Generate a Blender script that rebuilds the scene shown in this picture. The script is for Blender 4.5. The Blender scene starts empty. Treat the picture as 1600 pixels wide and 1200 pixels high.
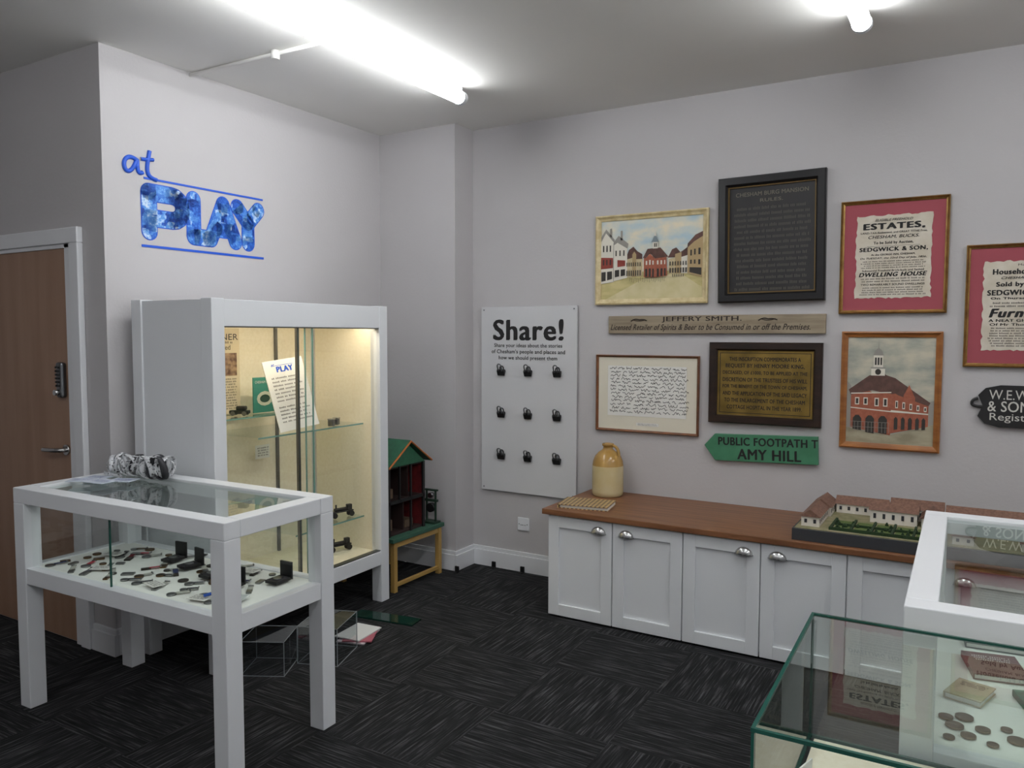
import bpy, math, random
from mathutils import Matrix, Vector, Euler
random.seed(7)
SC=bpy.context.scene
COL=bpy.context.collection
def lin(c):
    c=c/255.0
    return c/12.92 if c<=.04045 else ((c+.055)/1.055)**2.4
def rgb(t): return (lin(t[0]),lin(t[1]),lin(t[2]),1)
_m={}
def mat(name,col,rough=.6,metal=0,var=None,scale=(5,5,5),bump=0,bscale=None,emit=0,spec=.5,detail=4):
    if name in _m: return _m[name]
    m=bpy.data.materials.new(name);m.use_nodes=True;nt=m.node_tree;b=nt.nodes['Principled BSDF']
    b.inputs['Base Color'].default_value=rgb(col);b.inputs['Roughness'].default_value=rough;b.inputs['Metallic'].default_value=metal
    b.inputs['Specular IOR Level'].default_value=spec
    if emit:
        b.inputs['Emission Color'].default_value=rgb(col);b.inputs['Emission Strength'].default_value=emit
    if var or bump:
        tc=nt.nodes.new('ShaderNodeTexCoord');mp=nt.nodes.new('ShaderNodeMapping');mp.inputs['Scale'].default_value=scale
        nz=nt.nodes.new('ShaderNodeTexNoise');nz.inputs['Scale'].default_value=1;nz.inputs['Detail'].default_value=detail
        nt.links.new(tc.outputs['Object'],mp.inputs[0]);nt.links.new(mp.outputs[0],nz.inputs['Vector'])
        if var:
            cr=nt.nodes.new('ShaderNodeValToRGB');cr.color_ramp.elements[0].position=.35;cr.color_ramp.elements[1].position=.65
            cr.color_ramp.elements[0].color=rgb(col);cr.color_ramp.elements[1].color=rgb(var)
            nt.links.new(nz.outputs[0],cr.inputs[0]);nt.links.new(cr.outputs[0],b.inputs['Base Color'])
        if bump:
            n2=nz
            if bscale:
                n2=nt.nodes.new('ShaderNodeTexNoise');n2.inputs['Scale'].default_value=bscale;nt.links.new(tc.outputs['Object'],n2.inputs['Vector'])
            bp=nt.nodes.new('ShaderNodeBump');bp.inputs['Strength'].default_value=bump;bp.inputs['Distance'].default_value=.01
            nt.links.new(n2.outputs[0],bp.inputs['Height']);nt.links.new(bp.outputs[0],b.inputs['Normal'])
    _m[name]=m;return m
def glassmat(name,tint=(250,252,251),f0=.05):
    if name in _m: return _m[name]
    m=bpy.data.materials.new(name);m.use_nodes=True;nt=m.node_tree;nt.nodes.clear()
    o=nt.nodes.new('ShaderNodeOutputMaterial');mx=nt.nodes.new('ShaderNodeMixShader');tr=nt.nodes.new('ShaderNodeBsdfTransparent');gl=nt.nodes.new('ShaderNodeBsdfGlossy')
    lw=nt.nodes.new('ShaderNodeLayerWeight');lw.inputs['Blend'].default_value=.5
    pw=nt.nodes.new('ShaderNodeMath');pw.operation='POWER';pw.inputs[1].default_value=4.5
    ma=nt.nodes.new('ShaderNodeMath');ma.operation='MULTIPLY_ADD';ma.inputs[1].default_value=1-f0;ma.inputs[2].default_value=f0;ma.use_clamp=True
    tr.inputs[0].default_value=rgb(tint);gl.inputs['Color'].default_value=(.9,.9,.9,1);gl.inputs['Roughness'].default_value=0
    nt.links.new(lw.outputs['Facing'],pw.inputs[0]);nt.links.new(pw.outputs[0],ma.inputs[0])
    nt.links.new(ma.outputs[0],mx.inputs[0]);nt.links.new(tr.outputs[0],mx.inputs[1]);nt.links.new(gl.outputs[0],mx.inputs[2]);nt.links.new(mx.outputs[0],o.inputs[0])
    _m[name]=m;return m
def G(name,loc=(0,0,0),rz=0,M=None):
    e=bpy.data.objects.new(name,None);COL.objects.link(e);e.empty_display_size=.1
    if M is not None: e.matrix_world=M
    else: e.location=loc;e.rotation_euler=(0,0,rz)
    return e
def mesh(par,name,vs,fs,m,smooth=False,bevel=0):
    me=bpy.data.meshes.new(name);me.from_pydata([tuple(v) for v in vs],[],fs);me.update()
    ms=m if isinstance(m,(list,tuple)) else [m]
    for q in ms: me.materials.append(q)
    if smooth:
        for p in me.polygons:p.use_smooth=True
    o=bpy.data.objects.new(name,me);COL.objects.link(o)
    if par: o.parent=par
    if bevel:
        b=o.modifiers.new('b','BEVEL');b.width=bevel;b.segments=2;b.limit_method='ANGLE'
    return o
BF=[(0,3,2,1),(4,5,6,7),(0,1,5,4),(1,2,6,5),(2,3,7,6),(3,0,4,7)]
def bv(a,b):
    x0,y0,z0=[min(a[i],b[i]) for i in range(3)];x1,y1,z1=[max(a[i],b[i]) for i in range(3)]
    return [(x0,y0,z0),(x1,y0,z0),(x1,y1,z0),(x0,y1,z0),(x0,y0,z1),(x1,y0,z1),(x1,y1,z1),(x0,y1,z1)]
def box(par,name,a,b,m,bevel=0): return mesh(par,name,bv(a,b),BF,m,bevel=bevel)
def boxes(par,name,L,m,bevel=0):
    vs=[];fs=[]
    for a,b in L:
        k=len(vs);vs+=bv(a,b);fs+=[tuple(i+k for i in f) for f in BF]
    return mesh(par,name,vs,fs,m,bevel=bevel)
def pane(par,name,a,b,m):
    """thin glass sheet: one quad in the mid plane of the given slab"""
    d=[abs(a[i]-b[i]) for i in range(3)];k=d.index(min(d));c=(a[k]+b[k])/2;i,j=[q for q in range(3) if q!=k]
    vs=[]
    for p,q in((a[i],a[j]),(b[i],a[j]),(b[i],b[j]),(a[i],b[j])):
        v=[0,0,0];v[i]=p;v[j]=q;v[k]=c;vs.append(v)
    return mesh(par,name,vs,[(0,1,2,3)],m)
def cyl(par,name,p0,p1,r,m,seg=20,r1=None):
    p0=Vector(p0);p1=Vector(p1);r1=r if r1 is None else r1
    d=(p1-p0).normalized();a=d.orthogonal().normalized();b=d.cross(a)
    vs=[];
    for p,rr in((p0,r),(p1,r1)):
        for i in range(seg):
            t=2*math.pi*i/seg;vs.append(p+(a*math.cos(t)+b*math.sin(t))*rr)
    fs=[(i,(i+1)%seg,seg+(i+1)%seg,seg+i) for i in range(seg)]+[tuple(range(seg))[::-1],tuple(range(seg,2*seg))]
    o=mesh(par,name,vs,fs,m)
    for p in o.data.polygons[:seg]: p.use_smooth=True
    return o
def lathe(par,name,prof,mats,loc=(0,0,0),seg=40,split=None):
    vs=[];fs=[]
    for r,z in prof:
        for i in range(seg):
            t=2*math.pi*i/seg;vs.append((loc[0]+r*math.cos(t),loc[1]+r*math.sin(t),loc[2]+z))
    for j in range(len(prof)-1):
        for i in range(seg): fs.append((j*seg+i,j*seg+(i+1)%seg,(j+1)*seg+(i+1)%seg,(j+1)*seg+i))
    o=mesh(par,name,vs,fs,mats,smooth=True)
    if split is not None:
        for k,p in enumerate(o.data.polygons):
            p.material_index=1 if prof[k//seg][1]>=split else 0
    return o
def tube(par,name,pts,r,m,cyclic=False,extr=0,smooth=True):
    c=bpy.data.curves.new(name,'CURVE');c.dimensions='3D';c.bevel_depth=r;c.bevel_resolution=2;c.extrude=extr
    lists=pts if isinstance(pts[0][0],(tuple,list)) else [pts]
    for P in lists:
        s=c.splines.new('NURBS' if smooth else 'POLY');s.points.add(len(P)-1)
        for i,p in enumerate(P): s.points[i].co=(*p,1)
        s.use_cyclic_u=cyclic
        if smooth: s.order_u=4;s.use_endpoint_u=not cyclic
    c.materials.append(m);o=bpy.data.objects.new(name,c);COL.objects.link(o)
    if par:o.parent=par
    return o
def text(par,s,x,z,m,w=None,h=None,y=-.001,bold=0,shear=0,align='c'):
    c=bpy.data.curves.new('t','FONT');c.body=s;c.size=1;c.shear=shear;c.resolution_u=3;c.space_character=1.0+bold*2.4
    o=bpy.data.objects.new('t',c);COL.objects.link(o)
    dg=bpy.context.evaluated_depsgraph_get();me=bpy.data.meshes.new_from_object(o.evaluated_get(dg))
    bpy.data.objects.remove(o)
    V=[v.co.copy() for v in me.vertices];F=[tuple(p.vertices) for p in me.polygons]
    if not V:return None
    ex=bold
    sh=[(0,0)] if ex==0 else [(-ex,-ex*.4),(-ex*.35,ex*.4),(ex*.35,-ex*.4),(ex,ex*.4)]
    vs=[];fs=[]
    for k,(dx,dy) in enumerate(sh):
        q=len(vs);vs+=[(v.x+dx,v.y+dy,k) for v in V];fs+=[tuple(i+q for i in f) for f in F]
    xs=[v[0] for v in vs];ys=[v[1] for v in vs]
    bw=max(xs)-min(xs);bh=max(ys)-min(ys);sx=sy=None
    if w:sx=w/bw
    if h:sy=h/bh
    sx=sx or sy;sy=sy or sx
    cx=(min(xs)+max(xs))/2 if align=='c' else min(xs);cy=(min(ys)+max(ys))/2
    return mesh(par,'lettering',[(x+(v[0]-cx)*sx,y-v[2]*.0001,z+(v[1]-cy)*sy) for v in vs],fs,m)
def words(par,x0,x1,zt,zb,n,m,y=-.001,center=True,fill=.45,chw=None,jit=0.15):
    vs=[];fs=[];ph=(zt-zb)/n
    for i in range(n):
        z=zt-ph*(i+.5);L=(x1-x0)*(1-random.random()*jit);a=x0+((x1-x0)-L)/2 if center else x0;e=a+L
        cw=chw or ph*.42;hh=ph*fill/2;x=a
        while x<e:
            for k in range(random.randint(2,8)):
                if x>e:break
                h1=hh*random.choice([1,1,1,1.5]);h2=hh
                q=len(vs);vs+=[(x,y,z-h2),(x+cw*.55,y,z-h2),(x+cw*.55,y,z+h1),(x,y,z+h1)];fs.append((q,q+1,q+2,q+3));x+=cw
            x+=cw*.9
    return mesh(par,'small_print',vs,fs,m)
def ringframe(par,name,W,H,prof,m):
    vs=[];fs=[]
    for ins,y in prof:
        w=W/2-ins;h=H/2-ins;vs+=[(-w,y,-h),(w,y,-h),(w,y,h),(-w,y,h)]
    for j in range(len(prof)-1):
        for i in range(4): fs.append((j*4+i,j*4+(i+1)%4,(j+1)*4+(i+1)%4,(j+1)*4+i))
    return mesh(par,name,vs,fs,m)
def polys(par,name,L,m,y):
    vs=[];fs=[]
    for P in L:
        k=len(vs);vs+=[(p[0],y,p[1]) for p in P];fs.append(tuple(range(k,k+len(P))))
    return mesh(par,name,vs,fs,m)
# ---------------- materials
WALL=mat('wall_paint',(190,187,188),.75,var=(186,183,184),scale=(1.2,1.2,1.2),bump=.08,bscale=60)
CEIL=mat('ceiling_paint',(238,236,232),.85,var=(234,232,228),scale=(1,1,1),bump=.05,bscale=25)
WHITE=mat('white_gloss_paint',(226,228,231),.35,bump=.03,scale=(8,8,8))
CAB=mat('cabinet_white',(228,230,233),.4)
SKIRT=mat('skirting_white',(225,226,229),.4)
BLACK=mat('black_paint',(20,20,21),.45)
GLASS=glassmat('glass')
GLASSG=glassmat('glass_green_tint',(234,243,239),.07)
GEDGE=mat('glass_edge_green',(38,84,74),.15)
GEDGEL=mat('glass_edge_pale',(120,160,150),.15)
CHROME=mat('brushed_chrome',(190,190,190),.25,1)
STEEL=mat('steel_dark',(120,122,125),.35,1)
CREAM=mat('cream_fabric',(240,231,210),.9,var=(234,224,200),scale=(60,60,60))
INK=mat('ink',(28,26,26),.7)
INKG=mat('ink_grey',(90,86,82),.8)
PAPER=mat('paper_white',(232,230,224),.8)
# carpet
cm=bpy.data.materials.new('carpet_tiles');cm.use_nodes=True;nt=cm.node_tree;b=nt.nodes['Principled BSDF'];b.inputs['Roughness'].default_value=.95;b.inputs['Specular IOR Level'].default_value=.12
tc=nt.nodes.new('ShaderNodeTexCoord')
ofs=nt.nodes.new('ShaderNodeMapping');ofs.inputs['Location'].default_value=(.13,.21,.25);nt.links.new(tc.outputs['Object'],ofs.inputs[0])
ch=nt.nodes.new('ShaderNodeTexChecker');ch.inputs['Scale'].default_value=2;ch.inputs[1].default_value=(1,1,1,1);ch.inputs[2].default_value=(0,0,0,1);nt.links.new(ofs.outputs[0],ch.inputs[0])
ns=[]
for sc in((5,120,1),(120,5,1)):
    mp=nt.nodes.new('ShaderNodeMapping');mp.inputs['Scale'].default_value=sc;nz=nt.nodes.new('ShaderNodeTexNoise');nz.inputs['Scale'].default_value=1;nz.inputs['Detail'].default_value=4;nz.inputs['Roughness'].default_value=.6
    nt.links.new(tc.outputs['Object'],mp.inputs[0]);nt.links.new(mp.outputs[0],nz.inputs['Vector']);ns.append(nz)
mx=nt.nodes.new('ShaderNodeMix');mx.data_type='FLOAT';nt.links.new(ch.outputs['Fac'],mx.inputs[0]);nt.links.new(ns[0].outputs[0],mx.inputs[2]);nt.links.new(ns[1].outputs[0],mx.inputs[3])
cr=nt.nodes.new('ShaderNodeValToRGB');e=cr.color_ramp.elements;e[0].position=.38;e[0].color=rgb((28,28,29));e[1].position=.70;e[1].color=rgb((84,84,86))
x=cr.color_ramp.elements.new(.53);x.color=rgb((40,40,41))
nt.links.new(mx.outputs[0],cr.inputs[0]);nt.links.new(cr.outputs[0],b.inputs['Base Color'])
bp=nt.nodes.new('ShaderNodeBump');bp.inputs['Strength'].default_value=.5;bp.inputs['Distance'].default_value=.004;nt.links.new(mx.outputs[0],bp.inputs['Height']);nt.links.new(bp.outputs[0],b.inputs['Normal'])
# ---------------- room
H=2.89;L=2.18;PW=.62;PD=.21;XR=5.6;YB=-6.2;XL=-2.3
box(None,'floor',(XL-.1,YB-.1,-.1),(XR+.1,.1,0),cm)
box(None,'ceiling',(XL-.1,YB-.1,H),(XR+.1,.1,H+.1),CEIL)
box(None,'wall_back',(0,0,0),(XR+.1,.1,H),WALL)
box(None,'wall_pillar',(0,-PD,0),(PW,0,H),WALL)
box(None,'wall_left',(-.1,-L,0),(0,.1,H),WALL)
box(None,'wall_door',(XL-.1,-L,0),(-.1,-L+.1,H),WALL)
box(None,'wall_far_left',(XL-.1,YB,0),(XL,-L,H),WALL)
box(None,'wall_front',(XL-.1,YB-.1,0),(XR+.1,YB,H),WALL)
box(None,'wall_right',(XR,YB,0),(XR+.1,0,H),WALL)
def skirt(name,a,b):
    g=G(name)
    lo=(min(a[0],b[0]),min(a[1],b[1]));hi=(max(a[0],b[0]),max(a[1],b[1]))
    box(g,'board',(lo[0],lo[1],0),(hi[0],hi[1],.105),SKIRT,.002)
    dx=hi[0]-lo[0];dy=hi[1]-lo[1]
    if dx<dy: box(g,'moulding',(lo[0],lo[1],.105),(lo[0]+dx*.6,hi[1],.13),SKIRT,.003)
    else: box(g,'moulding',(lo[0],hi[1]-dy*.6,.105),(hi[0],hi[1],.13),SKIRT,.003)
skirt('baseboard_back',(PW,-.02),(XR,-.0005))
skirt('baseboard_pillar_side',(PW+.0005,-PD-.02),(PW+.02,-.02))
skirt('baseboard_pillar',(.02,-PD-.02),(PW,-PD-.0005))
skirt('baseboard_left',(.0005,-L),(.02,-PD-.02))
skirt('baseboard_door',(-.168,-L-.022),(.022,-L-.0005))
# ---------------- door
g=G('door_1',(-.17,-L,0))
DW=mat('door_beech',(160,128,106),.45,var=(150,117,95),scale=(14,14,1.2))
box(g,'leaf',(-.98,-.012,.01),(-.13,-.001,1.98),DW)
boxes(g,'architrave',[((-.075,-.032,0),(0,-.001,1.985)),((-1.15,-.032,1.985),(0,-.001,2.06)),((-1.15,-.032,0),(-1.075,-.001,1.985))],SKIRT,.005)
boxes(g,'lining',[((-.13,-.02,0),(-.075,-.001,1.985)),((-1.075,-.02,1.965),(-.075,-.001,1.985)),((-1.075,-.02,0),(-.98,-.001,1.985))],SKIRT,.002)
box(g,'keypad_body',(-.20,-.045,1.235),(-.15,-.012,1.41),STEEL,.012)
for i in range(6):
    for j in range(2): cyl(g,'keypad_button',(-.188+j*.024,-.045,1.385-i*.018),(-.188+j*.024,-.05,1.385-i*.018),.005,BLACK,10)
cyl(g,'keypad_knob',(-.175,-.045,1.262),(-.175,-.065,1.262),.014,CHROME)
cyl(g,'handle_rose',(-.17,-.012,.975),(-.17,-.022,.975),.026,CHROME)
tube(g,'lever',[(-.17,-.02,.975),(-.17,-.06,.975),(-.2,-.065,.975),(-.3,-.06,.972)],.011,CHROME)
# ---------------- ceiling lights
LED=bpy.data.materials.new('led_diffuser');LED.use_nodes=True;bb=LED.node_tree.nodes['Principled BSDF'];bb.inputs['Base Color'].default_value=(.9,.9,.9,1);bb.inputs['Emission Color'].default_value=(.95,.98,1,1);bb.inputs['Emission Strength'].default_value=27
def batten(x,y0,y1):
    g=G('ceiling_batten_light',(x,y0,H))
    Ln=y1-y0
    box(g,'body',(-.018,.02,-.03),(.018,Ln-.02,-.001),WHITE,.003)
    n=18;A0=-.36;A1=1.72
    def arc(r,y): return [(r*math.cos(math.pi*(A0+A1*i/n)),y,-.056-r*.9*math.sin(math.pi*(A0+A1*i/n))) for i in range(n+1)]
    vs=arc(.037,.03)+arc(.037,Ln-.03)
    mesh(g,'diffuser',vs,[(i,i+1,n+2+i,n+1+i) for i in range(n)],LED,smooth=True)
    for yy,e in((0,.03),(Ln-.03,Ln)):
        vs=arc(.040,yy)+arc(.040,e)
        mesh(g,'end_cap',vs,[(i,i+1,n+2+i,n+1+i) for i in range(n)]+[tuple(range(n+1)),tuple(range(n+1,2*n+2))],WHITE)
for x,y0,y1 in((1.06,-2.57,-.77),(3.07,-2.57,-.77),(1.06,-5.4,-3.6),(3.07,-5.4,-3.6),(4.9,-2.57,-.77),(4.9,-5.4,-3.6)): batten(x,y0,y1)
g=G('ceiling_conduit',(.0,-1.69,H-.012))
cyl(g,'pipe',(.001,0,0),(1.0,0.01,0),.009,CEIL,12)
cyl(g,'junction',(.62,0,.011),(.62,0,-.03),.02,CEIL)
# ---------------- AT PLAY wall lettering
BLUE=mat('vinyl_blue',(32,86,200),.5)
pm=bpy.data.materials.new('photo_collage_blue');pm.use_nodes=True;nt=pm.node_tree;b=nt.nodes['Principled BSDF'];b.inputs['Roughness'].default_value=.5
tc=nt.nodes.new('ShaderNodeTexCoord');vo=nt.nodes.new('ShaderNodeTexVoronoi');vo.inputs['Scale'].default_value=22;vo.distance='CHEBYCHEV'
nz=nt.nodes.new('ShaderNodeTexNoise');nz.inputs['Scale'].default_value=24;nz.inputs['Detail'].default_value=8;nz.inputs['Roughness'].default_value=.8
nt.links.new(tc.outputs['Object'],vo.inputs['Vector']);nt.links.new(tc.outputs['Object'],nz.inputs['Vector'])
mm=nt.nodes.new('ShaderNodeMath');mm.operation='ADD';nt.links.new(nz.outputs[0],mm.inputs[0])
m2=nt.nodes.new('ShaderNodeMath');m2.operation='MULTIPLY';m2.inputs[1].default_value=.3;sp=nt.nodes.new('ShaderNodeSeparateColor');nt.links.new(vo.outputs['Color'],sp.inputs[0]);nt.links.new(sp.outputs[0],m2.inputs[0]);nt.links.new(m2.outputs[0],mm.inputs[1])
cr=nt.nodes.new('ShaderNodeValToRGB');e=cr.color_ramp.elements;e[0].position=.45;e[0].color=rgb((14,56,140));e[1].position=.88;e[1].color=rgb((216,232,248))
q=e.new(.58);q.color=rgb((28,92,196));q=e.new(.74);q.color=rgb((92,154,222))
nt.links.new(mm.outputs[0],cr.inputs[0]);nt.links.new(cr.outputs[0],b.inputs['Base Color'])
def fat(par,name,lines,r,m,y):
    vs=[];fs=[]
    for P in lines:
        for i in range(len(P)):
            a=P[i];k=len(vs);vs+=[(a[0]+r*math.cos(t*math.pi/10),y,a[1]+r*math.sin(t*math.pi/10)) for t in range(20)];fs.append(tuple(range(k,k+20)))
            if i+1<len(P):
                b_=P[i+1];dx,dz=b_[0]-a[0],b_[1]-a[1];l=math.hypot(dx,dz)
                if l<1e-5:continue
                nx,nz_=-dz/l*r,dx/l*r;k=len(vs);vs+=[(a[0]-nx,y,a[1]-nz_),(b_[0]-nx,y,b_[1]-nz_),(b_[0]+nx,y,b_[1]+nz_),(a[0]+nx,y,a[1]+nz_)];fs.append((k,k+1,k+2,k+3))
    return mesh(par,name,vs,fs,m)
def playlines():
    z0,z1=-.045,.145
    bowl=[(-.345,z1)]+[(-.215+.062*math.sin(t*math.pi/8),.083+.062*math.cos(t*math.pi/8)) for t in range(9)]+[(-.345,.021)]
    return [[(-.345,z0),(-.345,z1)],bowl,[(-.09,z1),(-.09,z0),(-.0,z0)],[(.015,z0),(.095,z1),(.175,z0)],[(.05,.01),(.14,.01)],[(.19,z1),(.262,.065),(.335,z1)],[(.262,.065),(.262,z0)]]
g=G('at_play_wall_lettering',(0.0,-1.6,2.1),math.radians(90))
fat(g,'play_outline',playlines(),.045,BLUE,-.0015)
fat(g,'play_photo_fill',playlines(),.040,pm,-.0028)
def stroke(par,name,pts,r,m,y=-.002):
    return tube(par,name,[(p[0],y,p[1]) for p in pts],r,m)
box(g,'rule_upper',(-.37,-.003,.205),(.37,-.0005,.215),BLUE)
box(g,'rule_lower',(-.39,-.003,-.125),(.37,-.0005,-.113),BLUE)
stroke(g,'letter_a',[(-.40,.285),(-.43,.305),(-.47,.29),(-.475,.24),(-.45,.22),(-.42,.25),(-.40,.305),(-.405,.25),(-.395,.222),(-.375,.235)],.0105,BLUE)
stroke(g,'letter_t',[(-.335,.345),(-.35,.28),(-.355,.235),(-.335,.215),(-.30,.21)],.0105,BLUE)
stroke(g,'letter_t_bar',[(-.385,.298),(-.35,.300),(-.315,.306)],.009,BLUE)
# ---------------- tall lit display case
g=G('tall_display_case',(.63,-2.09,0),.02)
W_=1.22;D_=.56;TH=1.71;P=.07
boxes(g,'posts',[((-P,0,0),(0,P,TH)),((-P,W_-P,0),(0,W_,TH)),((-D_,0,0),(-D_+P,P,TH)),((-D_,W_-P,0),(-D_+P,W_,TH))],WHITE,.003)
box(g,'top',(-D_+.01,.01,TH-.05),(-.01,W_-.01,TH-.006),WHITE,.002)
box(g,'front_top_rail',(-.045,P,TH-.125),(-.002,W_-P,TH-.004),WHITE,.002)
box(g,'side_panel_near',(-D_+P,.008,.22),(-P,.025,TH-.006),WHITE)
box(g,'side_panel_far',(-D_+P,W_-.025,.22),(-P,W_-.008,TH-.006),WHITE)
boxes(g,'lower_rails',[((-.04,P,.22),(-.002,W_-P,.30)),((-D_,P,.22),(-D_+.03,W_-P,.30))],WHITE,.002)
box(g,'back_panel',(-D_+.004,.02,.22),(-D_+.02,W_-.02,TH-.05),WHITE)
box(g,'cream_floor',(-D_+.03,.03,.28),(-.04,W_-.03,.30),CREAM)
box(g,'cream_back',(-D_+.02,.03,.30),(-D_+.03,W_-.03,TH-.06),CREAM)
box(g,'cream_side_far',(-D_+.03,W_-.07,.30),(-.045,W_-.035,TH-.06),CREAM)
box(g,'cream_side_near',(-D_+.03,.035,.30),(-.045,.07,TH-.06),CREAM)
box(g,'cream_ceiling',(-D_+.03,.07,TH-.075),(-.05,W_-.07,TH-.06),CREAM)
pane(g,'glass_door_near',(-.016,P,.30),(-.011,W_/2+.02,TH-.125),GLASS)
pane(g,'glass_door_far',(-.026,W_/2-.02,.30),(-.021,W_-P,TH-.125),GLASS)
boxes(g,'glass_door_edges',[((-.018,W_/2+.018,.30),(-.010,W_/2+.023,TH-.125)),((-.027,W_/2-.025,.30),(-.020,W_/2-.02,TH-.125))],GEDGEL)
boxes(g,'shelf_standards',[((-D_+.03,.36,.3),(-D_+.045,.375,TH-.08)),((-D_+.03,.86,.3),(-D_+.045,.875,TH-.08)),((-.065,.56,.3),(-.05,.575,TH-.08))],STEEL)
boxes(g,'glass_track',[((-.04,P,TH-.13),(-.006,W_-P,TH-.125)),((-.04,P,.30),(-.006,W_-P,.306))],STEEL)
def gshelf(z,x0,x1,y0,y1):
    pane(g,'glass_shelf',(x0,y0,z-.003),(x1,y1,z),GLASSG);box(g,'glass_shelf_edge',(x1,y0,z-.008),(x1+.003,y1,z),GEDGEL)
    boxes(g,'shelf_bracket',[((x0,yy,z-.014),(x0+.10,yy+.006,z-.003)) for yy in(.365,.865) if y0<=yy<=y1],STEEL)
gshelf(1.125,-.52,-.30,.075,.80);gshelf(1.04,-.52,-.12,.36,1.14);gshelf(.50,-.52,-.12,.60,1.14)
LW=bpy.data.materials.new('warm_led');LW.use_nodes=True;bb=LW.node_tree.nodes['Principled BSDF'];bb.inputs['Emission Color'].default_value=(1,.88,.68,1);bb.inputs['Emission Strength'].default_value=25
box(g,'led_strip',(-.10,.12,TH-.085),(-.07,W_-.12,TH-.076),LW)
# items in case
k=G('newspaper_board',(.135,-1.88,1.13),math.radians(90))
box(k,'sheet',(0,-.004,0),(.35,0,.45),mat('newsprint',(214,200,170),.8));text(k,'EXAMINER',.2,.405,INK,w=.28,h=.032,y=-.006)
text(k,'United',.24,.35,INK,w=.10,y=-.006);box(k,'team_photo',(.12,-.006,.20),(.33,-.0045,.32),mat('photo_brown',(88,60,48),.6,var=(170,140,110),scale=(40,40,40)))
words(k,.1,.33,.19,.02,12,INKG,y=-.006);words(k,.1,.33,.385,.365,1,INKG,y=-.006)
k=G('green_booklet',(.20,-1.50,1.127),math.radians(90))
box(k,'cover',(0,-.008,0),(.15,0,.19),mat('teal_cover',(60,140,128),.5));text(k,'CHESHAM UNITED',.075,.165,PAPER,w=.13,h=.014,y=-.01)
vs=[(.075+.055*math.cos(t*.5236),-.01,.075+.04*math.sin(t*.5236)) for t in range(12)];mesh(k,'oval_picture',vs,[tuple(range(12))],mat('oval_cream',(200,205,190),.6));
vs=[(.075+.035*math.cos(t*.5236),-.011,.075+.022*math.sin(t*.5236)) for t in range(12)];mesh(k,'oval_pitch',vs,[tuple(range(12))],mat('oval_dark',(40,75,62),.6))
u=Vector((.04,.232,.028)).normalized();v=Vector((-.1,-.02,.36));v=(v-u*v.dot(u)).normalized();yv=v.cross(u)
M=Matrix(((u.x,yv.x,v.x,.475),(u.y,yv.y,v.y,-1.561),(u.z,yv.z,v.z,1.045),(0,0,0,1)))
k=G('at_play_text_panel',M=M)
box(k,'board',(0,0,0),(.238,.005,.375),PAPER)
text(k,'at',.055,.350,BLUE,h=.014,bold=.02,shear=.3);text(k,'PLAY',.12,.325,BLUE,w=.10,h=.03,bold=.06)
box(k,'rule',(.065,-.001,.345),(.175,0,.347),BLUE)
words(k,.03,.21,.29,.15,7,INKG,center=False,fill=.35);words(k,.03,.21,.135,.04,5,INKG,center=False,fill=.35)
k=G('toy_car',(.24,-1.62,1.127),.5);box(k,'body',(-.05,-.02,.01),(.05,.02,.028),BLACK,.004);box(k,'cabin',(-.015,-.018,.028),(.035,.018,.05),BLACK,.006)
for a in(-.03,.03):
    for c in(-.022,.018): cyl(k,'wheel',(a,c,.012),(a,c+.004,.012),.012,STEEL,14)
for (a,b_) in((.46,-1.18),(.44,-1.12)):
    k=G('small_silver_box',(a,b_,1.042),.3);box(k,'box',(-.015,-.015,0),(.015,.015,.035),STEEL,.003);box(k,'lid',(-.017,-.017,.035),(.017,.017,.042),CHROME,.002)
IR=mat('cast_iron',(46,42,40),.5,.3)
def iron(z,x,y,n):
    k=G('cast_iron_toy',(x,y,z),1.3)
    box(k,'bed',(-.07,-.014,.03),(.07,.014,.037),IR,.002)
    for a in(-.055,.055):
        cyl(k,'wheel',(a,-.018,.016),(a,-.013,.016),.016,IR,14);cyl(k,'wheel',(a,.013,.016),(a,.018,.016),.016,IR,14)
    cyl(k,'boiler',(-.05,0,.046),(.03,0,.046),.010,IR,14);box(k,'cab',(.03,-.012,.037),(.06,.012,.07),IR,.003);cyl(k,'funnel',(-.04,0,.05),(-.04,0,.075),.005,IR,12)
iron(.502,.42,-1.06,0);iron(.302,.40,-1.06,1)
k=G('small_card',(.12,-1.42,.86),math.radians(90));box(k,'card',(0,-.003,0),(.10,0,.075),PAPER);words(k,.01,.09,.065,.01,4,INKG,y=-.004)
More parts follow.
